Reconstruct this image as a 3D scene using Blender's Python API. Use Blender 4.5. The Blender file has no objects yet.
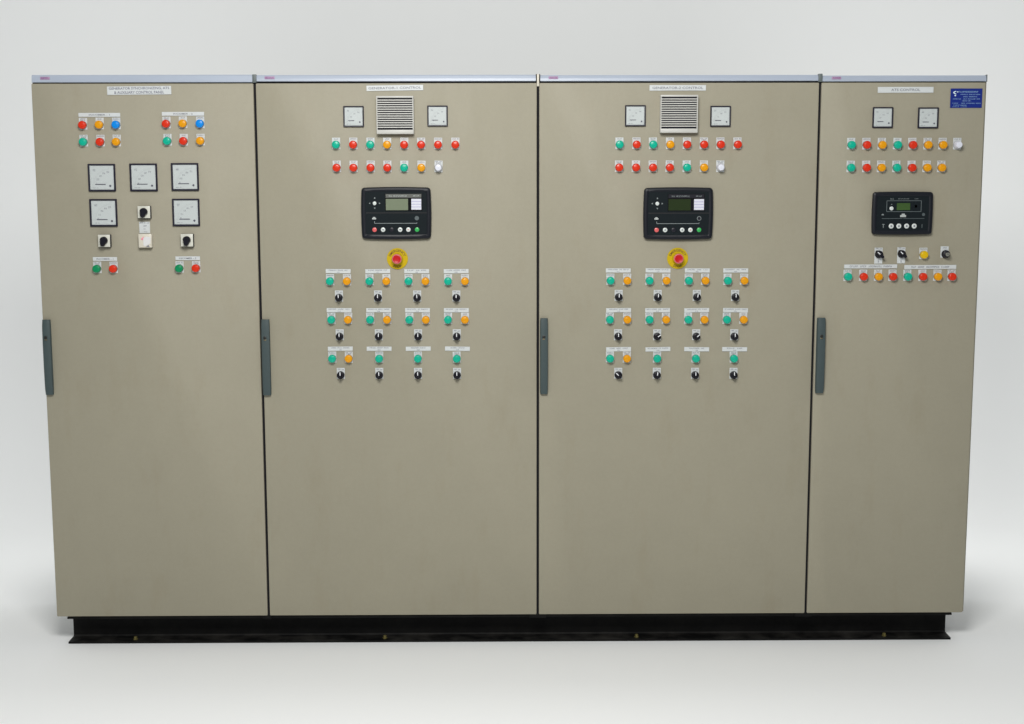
import bpy, bmesh, math, random
from mathutils import Matrix, Vector, Euler

random.seed(7)
S = bpy.context.scene
C = S.collection

# ------------------------------------------------------------------ camera
FPX, PPX, PPY, W, H = 1507.0, 512.0, 426.0, 1024, 724
CAM_LOC = Vector((1.652131, -5.48532407, 1.6514))
CAM_ROT = Euler((math.radians(81.4189608), math.radians(0.11516), math.radians(-0.56294)), 'XYZ')
cd = bpy.data.cameras.new('camera')
cam = bpy.data.objects.new('camera', cd)
C.objects.link(cam)
cam.location = CAM_LOC
cam.rotation_euler = CAM_ROT
cd.sensor_fit = 'HORIZONTAL'
cd.sensor_width = 36.0
cd.lens = FPX / W * 36.0
cd.shift_y = (PPY - H / 2) / W
cd.clip_start = 0.05
cd.clip_end = 200
S.camera = cam

# ------------------------------------------------------------------ world, added lights, exposure
wd = bpy.data.worlds.new('World')
S.world = wd
wd.use_nodes = True
bg = wd.node_tree.nodes['Background']
bg.inputs[0].default_value = (0.93, 0.97, 1.0, 1)
bg.inputs[1].default_value = 0.235


def area(name, loc, target, sx, sy, power, col=(1, 1, 1)):
    l = bpy.data.lights.new(name, 'AREA')
    l.shape = 'RECTANGLE'
    l.size, l.size_y, l.energy, l.color = sx, sy, power, col
    o = bpy.data.objects.new(name, l)
    C.objects.link(o)
    o.location = loc
    o.rotation_euler = (Vector(target) - Vector(loc)).to_track_quat('-Z', 'Y').to_euler()
    return o


area('added_key', (1.45, -3.4, 3.2), (1.5, 0, 1.25), 1.4, 1.0, 136, (1.0, 0.985, 0.96))  # unseen soft light, added in place of overcast daylight
area('backdrop_fill', (1.7, 1.3, 5.6), (1.7, 2.9, 0.6), 13.0, 1.2, 90, (1.0, 0.99, 0.97))  # unseen wide light added to brighten the backdrop evenly
area('backdrop_fill', (1.7, 1.3, 5.0), (1.7, 3.2, 2.6), 2.0, 0.8, 5, (1.0, 0.99, 0.97))  # unseen light added to lift the middle of the backdrop
area('backdrop_fill', (0.15, 1.4, 1.2), (-1.9, 2.0, 1.3), 0.5, 1.6, 9, (1.0, 0.99, 0.97))  # added light hidden behind the cabinets, lifts the backdrop on the left
area('backdrop_fill', (3.25, 1.4, 1.2), (5.3, 2.0, 1.3), 0.5, 1.6, 13.5, (1.0, 0.99, 0.97))  # same added light for the backdrop on the right
area('side_fill', (-3.4, -1.0, 4.0), (-0.6, 0.2, 0.0), 1.5, 1.5, 17, (1.0, 0.99, 0.97))  # unseen light added to brighten the floor by the left end
area('side_fill', (6.8, -1.0, 4.0), (4.0, 0.2, 0.0), 1.5, 1.5, 21, (1.0, 0.99, 0.97))  # unseen light added to brighten the floor by the right end

S.view_settings.view_transform = 'Standard'
S.view_settings.look = 'None'
S.view_settings.gamma = 1
S.view_settings.exposure = 0.0
S.view_settings.use_curve_mapping = False

# ------------------------------------------------------------------ pixel -> point on a plane parallel to the doors
RM = CAM_ROT.to_matrix()


def P(u, v, y=0.0):
    d = RM @ Vector(((u - PPX) / FPX, -(v - PPY) / FPX, -1.0))
    t = (y - CAM_LOC.y) / d.y
    p = CAM_LOC + d * t
    return Vector((p.x, y, p.z))


def prect(u0, v0, u1, v1, y=0.0):
    """centre, width, height in metres of a rectangle seen on the plane y"""
    a, b = P(u0, (v0 + v1) / 2, y), P(u1, (v0 + v1) / 2, y)
    c, d = P((u0 + u1) / 2, v0, y), P((u0 + u1) / 2, v1, y)
    return Vector(((a.x + b.x) / 2, y, (c.z + d.z) / 2)), b.x - a.x, c.z - d.z


# ------------------------------------------------------------------ materials
MATS = {}


def mat(name, col, rough=0.5, metal=0.0, spec=0.5, noise=None, bump=None, coat=0.0, sss=0.0, trans=0.0):
    m = bpy.data.materials.new(name)
    m.use_nodes = True
    nt = m.node_tree
    b = nt.nodes['Principled BSDF']
    b.inputs['Base Color'].default_value = (*col, 1)
    b.inputs['Roughness'].default_value = rough
    b.inputs['Metallic'].default_value = metal
    b.inputs['Specular IOR Level'].default_value = spec
    b.inputs['Coat Weight'].default_value = coat
    b.inputs['Coat Roughness'].default_value = 0.15
    if sss:
        b.inputs['Subsurface Weight'].default_value = sss
        b.inputs['Subsurface Radius'].default_value = (0.004, 0.004, 0.004)
    tc = nt.nodes.new('ShaderNodeNewGeometry')
    if noise:
        last = None
        for k, (scale, amt) in enumerate(noise):
            n = nt.nodes.new('ShaderNodeTexNoise')
            n.inputs['Scale'].default_value = scale
            n.inputs['Detail'].default_value = 4
            n.inputs['Roughness'].default_value = 0.6
            nt.links.new(tc.outputs['Position'], n.inputs['Vector'])
            mr = nt.nodes.new('ShaderNodeMapRange')
            mr.inputs[1].default_value = 0.25
            mr.inputs[2].default_value = 0.75
            mr.inputs[3].default_value = 1 - amt
            mr.inputs[4].default_value = 1 + amt
            nt.links.new(n.outputs['Fac'], mr.inputs[0])
            if last is None:
                last = mr.outputs[0]
            else:
                mu = nt.nodes.new('ShaderNodeMath')
                mu.operation = 'MULTIPLY'
                nt.links.new(last, mu.inputs[0])
                nt.links.new(mr.outputs[0], mu.inputs[1])
                last = mu.outputs[0]
        vm = nt.nodes.new('ShaderNodeVectorMath')
        vm.operation = 'SCALE'
        vm.inputs[0].default_value = col
        nt.links.new(last, vm.inputs['Scale'])
        nt.links.new(vm.outputs[0], b.inputs['Base Color'])
    if bump:
        n = nt.nodes.new('ShaderNodeTexNoise')
        n.inputs['Scale'].default_value = bump[0]
        n.inputs['Detail'].default_value = 3
        nt.links.new(tc.outputs['Position'], n.inputs['Vector'])
        bn = nt.nodes.new('ShaderNodeBump')
        bn.inputs['Strength'].default_value = bump[1]
        bn.inputs['Distance'].default_value = bump[2]
        nt.links.new(n.outputs['Fac'], bn.inputs['Height'])
        nt.links.new(bn.outputs['Normal'], b.inputs['Normal'])
    MATS[name] = m
    return m


mat('paint', (0.300, 0.279, 0.210), 0.58, spec=0.35, noise=[(1.3, 0.03), (9.0, 0.02), (70.0, 0.022), (380.0, 0.05)], bump=(900.0, 0.2, 0.0006))


def paint_extra(m):
    """slow sheet-metal ripple and faint rubbed marks on the powder coat"""
    nt = m.node_tree
    b = nt.nodes['Principled BSDF']
    geo = nt.nodes.new('ShaderNodeNewGeometry')
    old = b.inputs['Normal'].links[0].from_node
    n = nt.nodes.new('ShaderNodeTexNoise')
    n.inputs['Scale'].default_value = 4.5
    n.inputs['Detail'].default_value = 1
    nt.links.new(geo.outputs['Position'], n.inputs['Vector'])
    bn = nt.nodes.new('ShaderNodeBump')
    bn.inputs['Strength'].default_value = 0.16
    bn.inputs['Distance'].default_value = 0.006
    nt.links.new(n.outputs['Fac'], bn.inputs['Height'])
    nt.links.new(bn.outputs['Normal'], old.inputs['Normal'])
    # rubbed and handled patches: roughness and a slight warm darkening with shapes of their own
    mp = nt.nodes.new('ShaderNodeMapping')
    mp.inputs['Scale'].default_value = (5.0, 1.0, 1.6)
    nt.links.new(geo.outputs['Position'], mp.inputs['Vector'])
    s = nt.nodes.new('ShaderNodeTexNoise')
    s.inputs['Scale'].default_value = 1.7
    s.inputs['Detail'].default_value = 7
    s.inputs['Roughness'].default_value = 0.68
    nt.links.new(mp.outputs[0], s.inputs['Vector'])
    mr = nt.nodes.new('ShaderNodeMapRange')
    mr.inputs[1].default_value = 0.54
    mr.inputs[2].default_value = 0.74
    nt.links.new(s.outputs['Fac'], mr.inputs[0])
    mix = nt.nodes.new('ShaderNodeMix')
    mix.data_type = 'RGBA'
    mix.blend_type = 'MULTIPLY'
    src = b.inputs['Base Color'].links[0].from_socket
    nt.links.new(src, mix.inputs[6])
    mix.inputs[7].default_value = (0.945, 0.925, 0.895, 1)
    nt.links.new(mr.outputs[0], mix.inputs[0])
    nt.links.new(mix.outputs[2], b.inputs['Base Color'])
    rr = nt.nodes.new('ShaderNodeMapRange')
    rr.inputs[1].default_value = 0.3
    rr.inputs[2].default_value = 0.7
    rr.inputs[3].default_value = 0.66
    rr.inputs[4].default_value = 0.48
    nt.links.new(s.outputs['Fac'], rr.inputs[0])
    nt.links.new(rr.outputs[0], b.inputs['Roughness'])


paint_extra(MATS['paint'])
mat('paint_side', (0.29, 0.27, 0.20), 0.5, noise=[(3.0, 0.03)], bump=(700.0, 0.15, 0.0006))
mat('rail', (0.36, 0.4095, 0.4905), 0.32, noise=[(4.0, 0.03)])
mat('gap_dark', (0.007, 0.007, 0.010), 0.8, spec=0.2)
mat('bracket', (0.10, 0.12, 0.12), 0.5)
mat('black_steel', (0.0032, 0.0032, 0.0032), 0.6, spec=0.15, noise=[(14.0, 0.35), (90.0, 0.2)], bump=(120.0, 0.2, 0.001))


def dusty(m):
    """grey-brown dust lying in patches on the upward faces of the steel, rubbed bare edges"""
    nt = m.node_tree
    b = nt.nodes['Principled BSDF']
    geo = nt.nodes.new('ShaderNodeNewGeometry')
    sep = nt.nodes.new('ShaderNodeSeparateXYZ')
    nt.links.new(geo.outputs['Normal'], sep.inputs[0])
    up = nt.nodes.new('ShaderNodeMapRange')
    up.inputs[1].default_value = 0.3
    up.inputs[2].default_value = 0.9
    up.inputs[3].default_value = 0.16
    up.inputs[4].default_value = 1.0
    nt.links.new(sep.outputs[2], up.inputs[0])
    n = nt.nodes.new('ShaderNodeTexNoise')
    n.inputs['Scale'].default_value = 9.0
    n.inputs['Detail'].default_value = 8
    n.inputs['Roughness'].default_value = 0.7
    nt.links.new(geo.outputs['Position'], n.inputs['Vector'])
    mr = nt.nodes.new('ShaderNodeMapRange')
    mr.inputs[1].default_value = 0.42
    mr.inputs[2].default_value = 0.75
    nt.links.new(n.outputs['Fac'], mr.inputs[0])
    mu = nt.nodes.new('ShaderNodeMath')
    mu.operation = 'MULTIPLY'
    nt.links.new(up.outputs[0], mu.inputs[0])
    nt.links.new(mr.outputs[0], mu.inputs[1])
    mix = nt.nodes.new('ShaderNodeMix')
    mix.data_type = 'RGBA'
    nt.links.new(mu.outputs[0], mix.inputs[0])
    nt.links.new(b.inputs['Base Color'].links[0].from_socket, mix.inputs[6])
    mix.inputs[7].default_value = (0.040, 0.038, 0.034, 1)
    nt.links.new(mix.outputs[2], b.inputs['Base Color'])


dusty(MATS['black_steel'])
mat('bolt', (0.20, 0.17, 0.06), 0.5, metal=0.6)
mat('handle', (0.046, 0.06716, 0.069), 0.55, spec=0.35, noise=[(60.0, 0.05)])
mat('lock', (0.01, 0.01, 0.008), 0.4)
mat('brass', (0.22, 0.18, 0.10), 0.35, metal=0.8)
mat('white_plate', (0.558, 0.5859, 0.5859), 0.4, noise=[(60.0, 0.03)])
mat('grille', (0.486, 0.486, 0.4545), 0.45, noise=[(30.0, 0.03)])
mat('grille_dark', (0.030, 0.027, 0.055), 0.7)
mat('ink', (0.13, 0.13, 0.18), 0.6)
mat('ink_soft', (0.17, 0.175, 0.21), 0.6)
mat('meter_frame', (0.012, 0.011, 0.024), 0.35, spec=0.35)
mat('dial', (0.5244, 0.5658, 0.5612), 0.5)
mat('dial_ink', (0.22, 0.23, 0.26), 0.6)
mat('scale_ink', (0.46, 0.49, 0.49), 0.6)
mat('needle', (0.05, 0.05, 0.08), 0.5)
mat('cream', (0.594, 0.558, 0.468), 0.45)
mat('cream_label', (0.63, 0.63, 0.63), 0.5)
mat('pink', (0.75, 0.22, 0.30), 0.5)
mat('switch_face', (0.594, 0.594, 0.522), 0.4)
mat('black', (0.010, 0.010, 0.016), 0.35, spec=0.28)
mat('black_knob', (0.006, 0.006, 0.011), 0.35, spec=0.28)
mat('pointer', (0.78, 0.80, 0.82), 0.4)
mat('housing', (0.0075, 0.0090, 0.0135), 0.4, spec=0.22)
mat('fascia', (0.0070, 0.0110, 0.0135), 0.6, spec=0.1, noise=[(300.0, 0.1)])
mat('groove', (0.003, 0.003, 0.005), 0.7)
mat('screen_grey', (0.165, 0.195, 0.130), 0.22)
mat('screen_dark', (0.016, 0.028, 0.007), 0.15)
mat('screen_green', (0.040, 0.085, 0.020), 0.2)
mat('black_glass', (0.003, 0.003, 0.004), 0.12)
mat('header_grey', (0.090, 0.095, 0.085), 0.4)
mat('label_card', (0.612, 0.621, 0.693), 0.5)
mat('card_line', (0.28, 0.26, 0.48), 0.5)
mat('mark', (0.38, 0.41, 0.40), 0.5)
mat('mark_dim', (0.065, 0.085, 0.090), 0.5)
mat('mark_low', (0.11, 0.135, 0.14), 0.5)
mat('mark_mid', (0.20, 0.23, 0.23), 0.5)
mat('button_white', (0.58, 0.62, 0.60), 0.35, coat=0.2)
mat('button_red', (0.62, 0.10, 0.10), 0.35, coat=0.2)
mat('button_green', (0.02, 0.36, 0.07), 0.35, coat=0.2)
mat('estop_yellow', (0.5022, 0.3581, 0.00093), 0.45, spec=0.2)
mat('estop_text', (0.12, 0.06, 0.006), 0.6)
mat('estop_red', (0.46, 0.006, 0.010), 0.35, spec=0.3)
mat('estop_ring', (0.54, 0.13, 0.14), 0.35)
mat('steel', (0.42, 0.42, 0.36), 0.3, metal=0.8)
mat('blue_plate', (0.008, 0.022, 0.19), 0.45, spec=0.2)
mat('plate_print', (0.24, 0.40, 0.58), 0.5)
mat('plate_logo', (0.62, 0.76, 0.82), 0.5)
mat('badge', (0.36, 0.22, 0.36), 0.5)
mat('badge_ink', (0.17, 0.08, 0.20), 0.5)
for n, c in (('teal', (0.00092, 0.3956, 0.2622)), ('green', (0.00092, 0.23, 0.0874)), ('red', (0.6138, 0.0279, 0.00558)),
             ('amber', (0.6975, 0.3023, 0.00093)), ('blue', (0.00092, 0.23, 0.6992)), ('yellow', (0.644, 0.4232, 0.00184)),
             ('white', (0.644, 0.6624, 0.736))):
    mat('lens_' + n, c, 0.30, spec=0.3, coat=0.15)
mat('sweep_paper', (0.86, 0.875, 0.875), 0.95, spec=0.1, noise=[(0.5, 0.004)])

g = bpy.data.materials.new('glass_pane')
g.use_nodes = True
nt = g.node_tree
nt.nodes.clear()
out = nt.nodes.new('ShaderNodeOutputMaterial')
mx = nt.nodes.new('ShaderNodeMixShader')
tr = nt.nodes.new('ShaderNodeBsdfTransparent')
gl = nt.nodes.new('ShaderNodeBsdfGlossy')
gl.inputs['Roughness'].default_value = 0.08
mx.inputs[0].default_value = 0.035
nt.links.new(tr.outputs[0], mx.inputs[1])
nt.links.new(gl.outputs[0], mx.inputs[2])
nt.links.new(mx.outputs[0], out.inputs[0])
MATS['glass_pane'] = g


# ------------------------------------------------------------------ mesh helpers (x right, z up, -y towards the viewer)
def finish(bm, name, m, smooth=False):
    bmesh.ops.recalc_face_normals(bm, faces=bm.faces[:])
    me = bpy.data.meshes.new(name)
    bm.to_mesh(me)
    bm.free()
    me.materials.append(MATS[m])
    if smooth:
        for p in me.polygons:
            p.use_smooth = True
        me.set_sharp_from_angle(angle=math.radians(38))
    return me


def add_box(bm, x0, x1, y0, y1, z0, z1, bev=0.0, seg=2):
    r = bmesh.ops.create_cube(bm, size=1.0)
    vs = r['verts']
    for v in vs:
        v.co = Vector(((x0 + x1) / 2 + v.co.x * (x1 - x0), (y0 + y1) / 2 + v.co.y * (y1 - y0), (z0 + z1) / 2 + v.co.z * (z1 - z0)))
    if bev:
        es = list({e for v in vs for e in v.link_edges})
        bmesh.ops.bevel(bm, geom=es, offset=bev, segments=seg, profile=0.5, affect='EDGES')


def box_mesh(name, m, x0, x1, y0, y1, z0, z1, bev=0.0, seg=2):
    bm = bmesh.new()
    add_box(bm, x0, x1, y0, y1, z0, z1, bev, seg)
    return finish(bm, name, m, smooth=bev > 0)


def loft(bm, loops, cap0=True, cap1=True):
    rings = [[bm.verts.new(p) for p in L] for L in loops]
    n = len(rings[0])
    for a, b in zip(rings, rings[1:]):
        for i in range(n):
            j = (i + 1) % n
            bm.faces.new((a[i], a[j], b[j], b[i]))
    if cap0:
        bm.faces.new(rings[0])
    if cap1:
        bm.faces.new(rings[-1])


def lathe(bm, prof, seg=32, cx=0.0, cz=0.0, flute=0.0):
    loops = []
    for r, y in prof:
        L = []
        for i in range(seg):
            a = 2 * math.pi * i / seg
            rr = r * (1 - (flute if i % 2 else 0))
            L.append((cx + rr * math.cos(a), y, cz + rr * math.sin(a)))
        loops.append(L)
    loft(bm, loops)


def lathe_mesh(name, m, prof, seg=32, flute=0.0):
    bm = bmesh.new()
    lathe(bm, prof, seg, flute=flute)
    return finish(bm, name, m, smooth=True)


def outline(w, h, r, y, inset=0.0, bow=0.0, n=5):
    """rounded rectangle, its sides bowed outwards by bow"""
    hw, hh, r = w / 2 - inset, h / 2 - inset, max(r - inset * 0.6, 0.0006)
    pts = []
    cs = [(hw - r, hh - r, 0), (-hw + r, hh - r, 90), (-hw + r, -hh + r, 180), (hw - r, -hh + r, 270)]
    for k in range(4):
        cx, cz, a0 = cs[k]
        for i in range(n + 1):
            a = math.radians(a0 + 90 * i / n)
            pts.append((cx + r * math.cos(a), cz + r * math.sin(a)))
        nx, nz, _ = cs[(k + 1) % 4]
        p0 = pts[-1]
        a1 = math.radians(cs[(k + 1) % 4][2])
        p1 = (nx + r * math.cos(a1), nz + r * math.sin(a1))
        for i in range(1, 8):
            t = i / 8
            pts.append((p0[0] + (p1[0] - p0[0]) * t, p0[1] + (p1[1] - p0[1]) * t))
    res = []
    for x, z in pts:
        bx = bow * (1 - (z / hh) ** 2) * (1 if x > 0 else -1) * min(1, abs(x) / hw) ** 6
        bz = bow * (1 - (x / hw) ** 2) * (1 if z > 0 else -1) * min(1, abs(z) / hh) ** 6
        res.append((x + bx, y, z + bz))
    return res


def ink_quads(bm, cx, cz, w, h, words, y=-0.0003, rnd=random):
    """a line of small unreadable print: strokes grouped into words"""
    n = sum(words) + (len(words) - 1)
    cw = w / n
    x = cx - w / 2

    def q(x0, x1, z0, z1):
        vs = [bm.verts.new(p) for p in ((x0, y, z0), (x1, y, z0), (x1, y, z1), (x0, y, z1))]
        bm.faces.new(vs)
    for wi, k in enumerate(words):
        for c in range(k):
            a, b = x + cw * 0.12, x + cw * 0.88
            t = cw * 0.2
            lo, hi = cz - h / 2, cz + h / 2
            kind = rnd.randrange(5)
            if kind != 4:
                q(a, a + t, lo, hi)
            if kind in (0, 1):
                q(b - t, b, lo, hi)
            if kind in (0, 2, 3):
                q(a + t, b, hi - h * 0.2, hi)
            if kind in (1, 3):
                q(a + t, b - t, cz - h * 0.1, cz + h * 0.1)
            if kind in (2, 4):
                q(a + t, b, lo, lo + h * 0.2)
            if kind == 4:
                q((a + b) / 2 - t / 2, (a + b) / 2 + t / 2, lo + h * 0.2, hi)
            x += cw
        x += cw


def ink_mesh(name, m, lines, y=-0.0003):
    bm = bmesh.new()
    for (cx, cz, w, h, words) in lines:
        ink_quads(bm, cx, cz, w, h, words, y)
    return finish(bm, name, m)


def text_mesh(name, m, lines, width, line_h, y=-0.0004, arc=None, squash=None):
    """real lettering as a flat mesh: lines of (string, centre z); fitted to the width"""
    bm = bmesh.new()
    for s, cz, wfit in lines:
        cu = bpy.data.curves.new('txt', 'FONT')
        cu.body = s
        cu.size = 1.0
        cu.resolution_u = 2
        cu.offset = 0.012
        ob = bpy.data.objects.new('txt', cu)
        C.objects.link(ob)
        dg = bpy.context.evaluated_depsgraph_get()
        me = bpy.data.meshes.new_from_object(ob.evaluated_get(dg))
        xs = [v.co.x for v in me.vertices]
        zs = [v.co.y for v in me.vertices]
        x0, x1, z0, z1 = min(xs), max(xs), min(zs), max(zs)
        sx, sz = wfit / (x1 - x0), line_h / (z1 - z0)
        for v in me.vertices:
            lx = (v.co.x - (x0 + x1) / 2) * sx
            lz = (v.co.y - (z0 + z1) / 2) * sz
            if arc is None:
                v.co = (lx, y, cz + lz)
            else:
                R, top = arc[0], cz > 0
                a = lx / R
                rr = R + (lz if top else -lz)
                v.co = (rr * math.sin(a), y, rr * math.cos(a) * (1 if top else -1))
        bm.from_mesh(me)
        bpy.data.objects.remove(ob)
        bpy.data.curves.remove(cu)
        bpy.data.meshes.remove(me)
    me = bpy.data.meshes.new(name)
    bm.to_mesh(me)
    bm.free()
    me.materials.append(MATS[m])
    return me


CACHE = {}


def cached(key, fn):
    if key not in CACHE:
        CACHE[key] = fn()
    return CACHE[key]


# ------------------------------------------------------------------ object helpers
def thing(name, label, cat, loc, group=None):
    o = bpy.data.objects.new(name, None)
    o.empty_display_size = 0.1
    C.objects.link(o)
    o.location = loc
    o['label'], o['category'] = label, cat
    if group:
        o['group'] = group
    return o


def world_loc(o):
    p = Vector(o.location)
    while o.parent:
        o = o.parent
        p += Vector(o.location)
    return p


def part(name, me, parent, wloc=None, loc=None, label=None, rot=None):
    """child object; wloc = world position, loc = position relative to its parent"""
    o = bpy.data.objects.new(name, me)
    C.objects.link(o)
    o.parent = parent
    if wloc is not None:
        o.location = Vector(wloc) - world_loc(parent)
    elif loc is not None:
        o.location = loc
    if rot:
        o.rotation_euler = rot
    if label:
        o['label'] = label
    return o


# ------------------------------------------------------------------ setting: paper sweep (floor running up into the backdrop)
def sweep():
    bm = bmesh.new()
    prof = [(-16.0, 0.0), (-8.0, 0.0), (-4.0, 0.0), (-1.0, 0.0), (1.2, 0.0)]
    R = 1.6
    for i in range(1, 17):
        a = math.pi / 2 * i / 16
        prof.append((1.6 + R * math.sin(a), R - R * math.cos(a)))
    prof.append((3.2, 8.0))
    xs = [-12 + 27.4 * i / 8 for i in range(9)]
    rows = [[bm.verts.new((x, y, z)) for x in xs] for y, z in prof]
    for a, b in zip(rows, rows[1:]):
        for i in range(8):
            bm.faces.new((a[i], a[i + 1], b[i + 1], b[i]))
    o = bpy.data.objects.new('backdrop', finish(bm, 'backdrop', 'sweep_paper', True))
    C.objects.link(o)
    o['kind'] = 'structure'
    o['label'] = 'plain pale grey studio backdrop and floor'


sweep()

# ------------------------------------------------------------------ base frame
Z0, DH = 0.105, 1.9544
ZT = Z0 + DH
EDGE = [0.0, 0.7915, 1.7995, 2.807, 3.4]


def base_frame():
    t = thing('base_frame', 'long black steel channel plinth under the row of cabinets', 'base frame', (1.7, 0.3, 0))
    x0, x1 = P(68.4, 640, 0.01).x, P(950.6, 640, 0.01).x
    zt = Z0 - 0.0015
    yf, yw = 0.010, 0.084

    def channel(x0, x1, flip=False):
        bm = bmesh.new()
        prof = [(yf, 0), (yw + 0.007, 0), (yw + 0.007, zt), (yf, zt), (yf, zt - 0.0075), (yw - 0.004, zt - 0.0095), (yw, zt - 0.014),
                (yw, 0.014), (yw - 0.004, 0.0095), (yf, 0.0075)]
        if flip:
            prof = [(0.6 - y, z) for y, z in prof]
        loft(bm, [[(x0, y, z) for y, z in prof], [(x1, y, z) for y, z in prof]])
        return bm
    part('channel', finish(channel(x0, x1), 'channel', 'black_steel'), t, wloc=(0, 0, 0))
    part('channel', finish(channel(x0, x1, True), 'channel', 'black_steel'), t, wloc=(0, 0, 0))
    for k, x in enumerate((x0 + 0.04, EDGE[1] - 0.02, EDGE[2] - 0.02, EDGE[3] - 0.02, x1 - 0.08)):
        part('cross_member', box_mesh('cross_member', 'black_steel', x, x + 0.04, yw + 0.008, 0.525, 0.004, zt - 0.001), t, wloc=(0, 0, 0))
    bme = lathe_mesh('bolt', 'bolt', [(0.009, 0.0), (0.009, -0.004), (0.0065, -0.0045), (0.0065, -0.011), (0.004, -0.0125)], 6)
    for u, v in ((135.6, 639), (385, 640), (636.5, 639.5), (884, 637)):
        p = P(u, v, 0.035)
        part('bolt', bme, t, wloc=(p.x, 0.035, 0.0080), rot=(math.radians(-90), 0, 0))
    for u0, u1 in ((263.5, 271), (529.5, 546), (795, 811.5)):
        a, b = P(u0, 617, 0).x, P(u1, 617, 0).x
        part('shim', box_mesh('shim', 'black_steel', a, b, 0.003, 0.009, Z0 - 0.011, Z0 + 0.0045, 0.001), t, wloc=(0, 0, 0))


base_frame()

# ------------------------------------------------------------------ cabinets: shell, door, rail, handle
GAP = 0.0042


def cabinet(i, label, topgap, badge_u, badge_w, rh):
    xa, xb = EDGE[i], EDGE[i + 1]
    t = thing('control_cabinet', label, 'control cabinet', ((xa + xb) / 2, 0.3, Z0), 'control cabinets bolted together in a row')
    la = GAP if i > 0 else 0.0
    lb = GAP if i < 3 else 0.001
    # shell behind the door
    sa, sb = xa + (0.0012 if i else 0.0), xb + (0.009 if i == 3 else -0.0012)
    part('shell', box_mesh('shell', 'paint_side', sa, sb, 0.024, 0.6, Z0 + 0.0005, ZT + 0.024, 0.002), t, wloc=(0, 0, 0))
    # door with rolled edges
    bm = bmesh.new()
    dw, dh = (xb - lb) - (xa + la), DH - 0.004
    cx, cz = (xb - lb + xa + la) / 2, Z0 + 0.003 + dh / 2
    L = [outline(dw, dh, 0.004, 0.0215, 0.0), outline(dw, dh, 0.004, 0.0035, 0.0), outline(dw, dh, 0.004, 0.0010, 0.0010), outline(dw, dh, 0.004, 0.0, 0.0032)]
    loft(bm, L)
    door = part('door', finish(bm, 'door', 'paint', True), t, wloc=(cx, 0, cz))
    # dark strip standing in for the shade between door and rail
    bm = bmesh.new()
    add_box(bm, xa + 0.002, xb - 0.002, 0.012, 0.0235, ZT - 0.002, ZT + topgap + 0.004)
    part('gap_shade', finish(bm, 'gap_shade', 'gap_dark'), t, wloc=(0, 0, 0))
    if i:
        part('joint_gasket', box_mesh('joint_gasket', 'gap_dark', xa - 0.0038, xa + 0.0038, 0.009, 0.0235, Z0 - 0.001, ZT - 0.0025), t, wloc=(0, 0, 0))  # gasket strip put in dark so the shaded door gap turns black
    # top rail
    ra, rb = xa + (0.0075 if i else 0.002), xb - (0.0075 if i < 3 else -0.0005)
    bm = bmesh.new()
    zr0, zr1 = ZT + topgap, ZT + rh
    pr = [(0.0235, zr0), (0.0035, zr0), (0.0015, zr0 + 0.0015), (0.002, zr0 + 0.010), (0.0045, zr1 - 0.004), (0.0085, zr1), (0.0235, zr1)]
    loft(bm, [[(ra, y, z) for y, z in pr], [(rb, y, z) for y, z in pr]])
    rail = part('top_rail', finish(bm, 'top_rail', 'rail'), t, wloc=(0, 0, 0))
    if i == 3:
        part('rail_end_cap', box_mesh('rail_end_cap', 'bracket', rb + 0.0003, rb + 0.003, 0.001, 0.0235, zr0 - 0.001, zr1 + 0.002), t, wloc=(0, 0, 0))
    # badge on the rail
    a, b = P(badge_u, 77, 0).x, P(badge_u + badge_w, 77, 0).x
    bz = (zr0 + zr1) / 2 + 0.0015
    part('badge', box_mesh('badge', 'badge', a, b, 0.0002, 0.004, bz - 0.0048, bz + 0.0048, 0.0008), rail, wloc=(0, 0, 0))
    part('badge_print', ink_mesh('badge_print', 'badge_ink', [((a + b) / 2, bz, (b - a) * 0.8, 0.006, (6,))], y=-0.0002), rail, wloc=(0, 0, 0))
    # bracket over the joint
    if i:
        if i == 2:
            for s in (-1, 1):
                part('joint_bracket', box_mesh('joint_bracket', 'gap_dark', xa + s * 0.0062 - 0.0014, xa + s * 0.0062 + 0.0014, -0.001, 0.0235, ZT + 0.004, ZT + 0.0300), t, wloc=(0, 0, 0))
            part('joint_cover', box_mesh('joint_cover', 'cream', xa - 0.0042, xa + 0.0042, 0.0, 0.0235, ZT - 0.0125, ZT + 0.030, 0.001), t, wloc=(0, 0, 0))
        else:
            part('joint_bracket', box_mesh('joint_bracket', 'bracket', xa - 0.0070, xa + 0.0070, -0.001, 0.0235, ZT + 0.001, ZT + 0.0300, 0.0015), t, wloc=(0, 0, 0))
    return t


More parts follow.
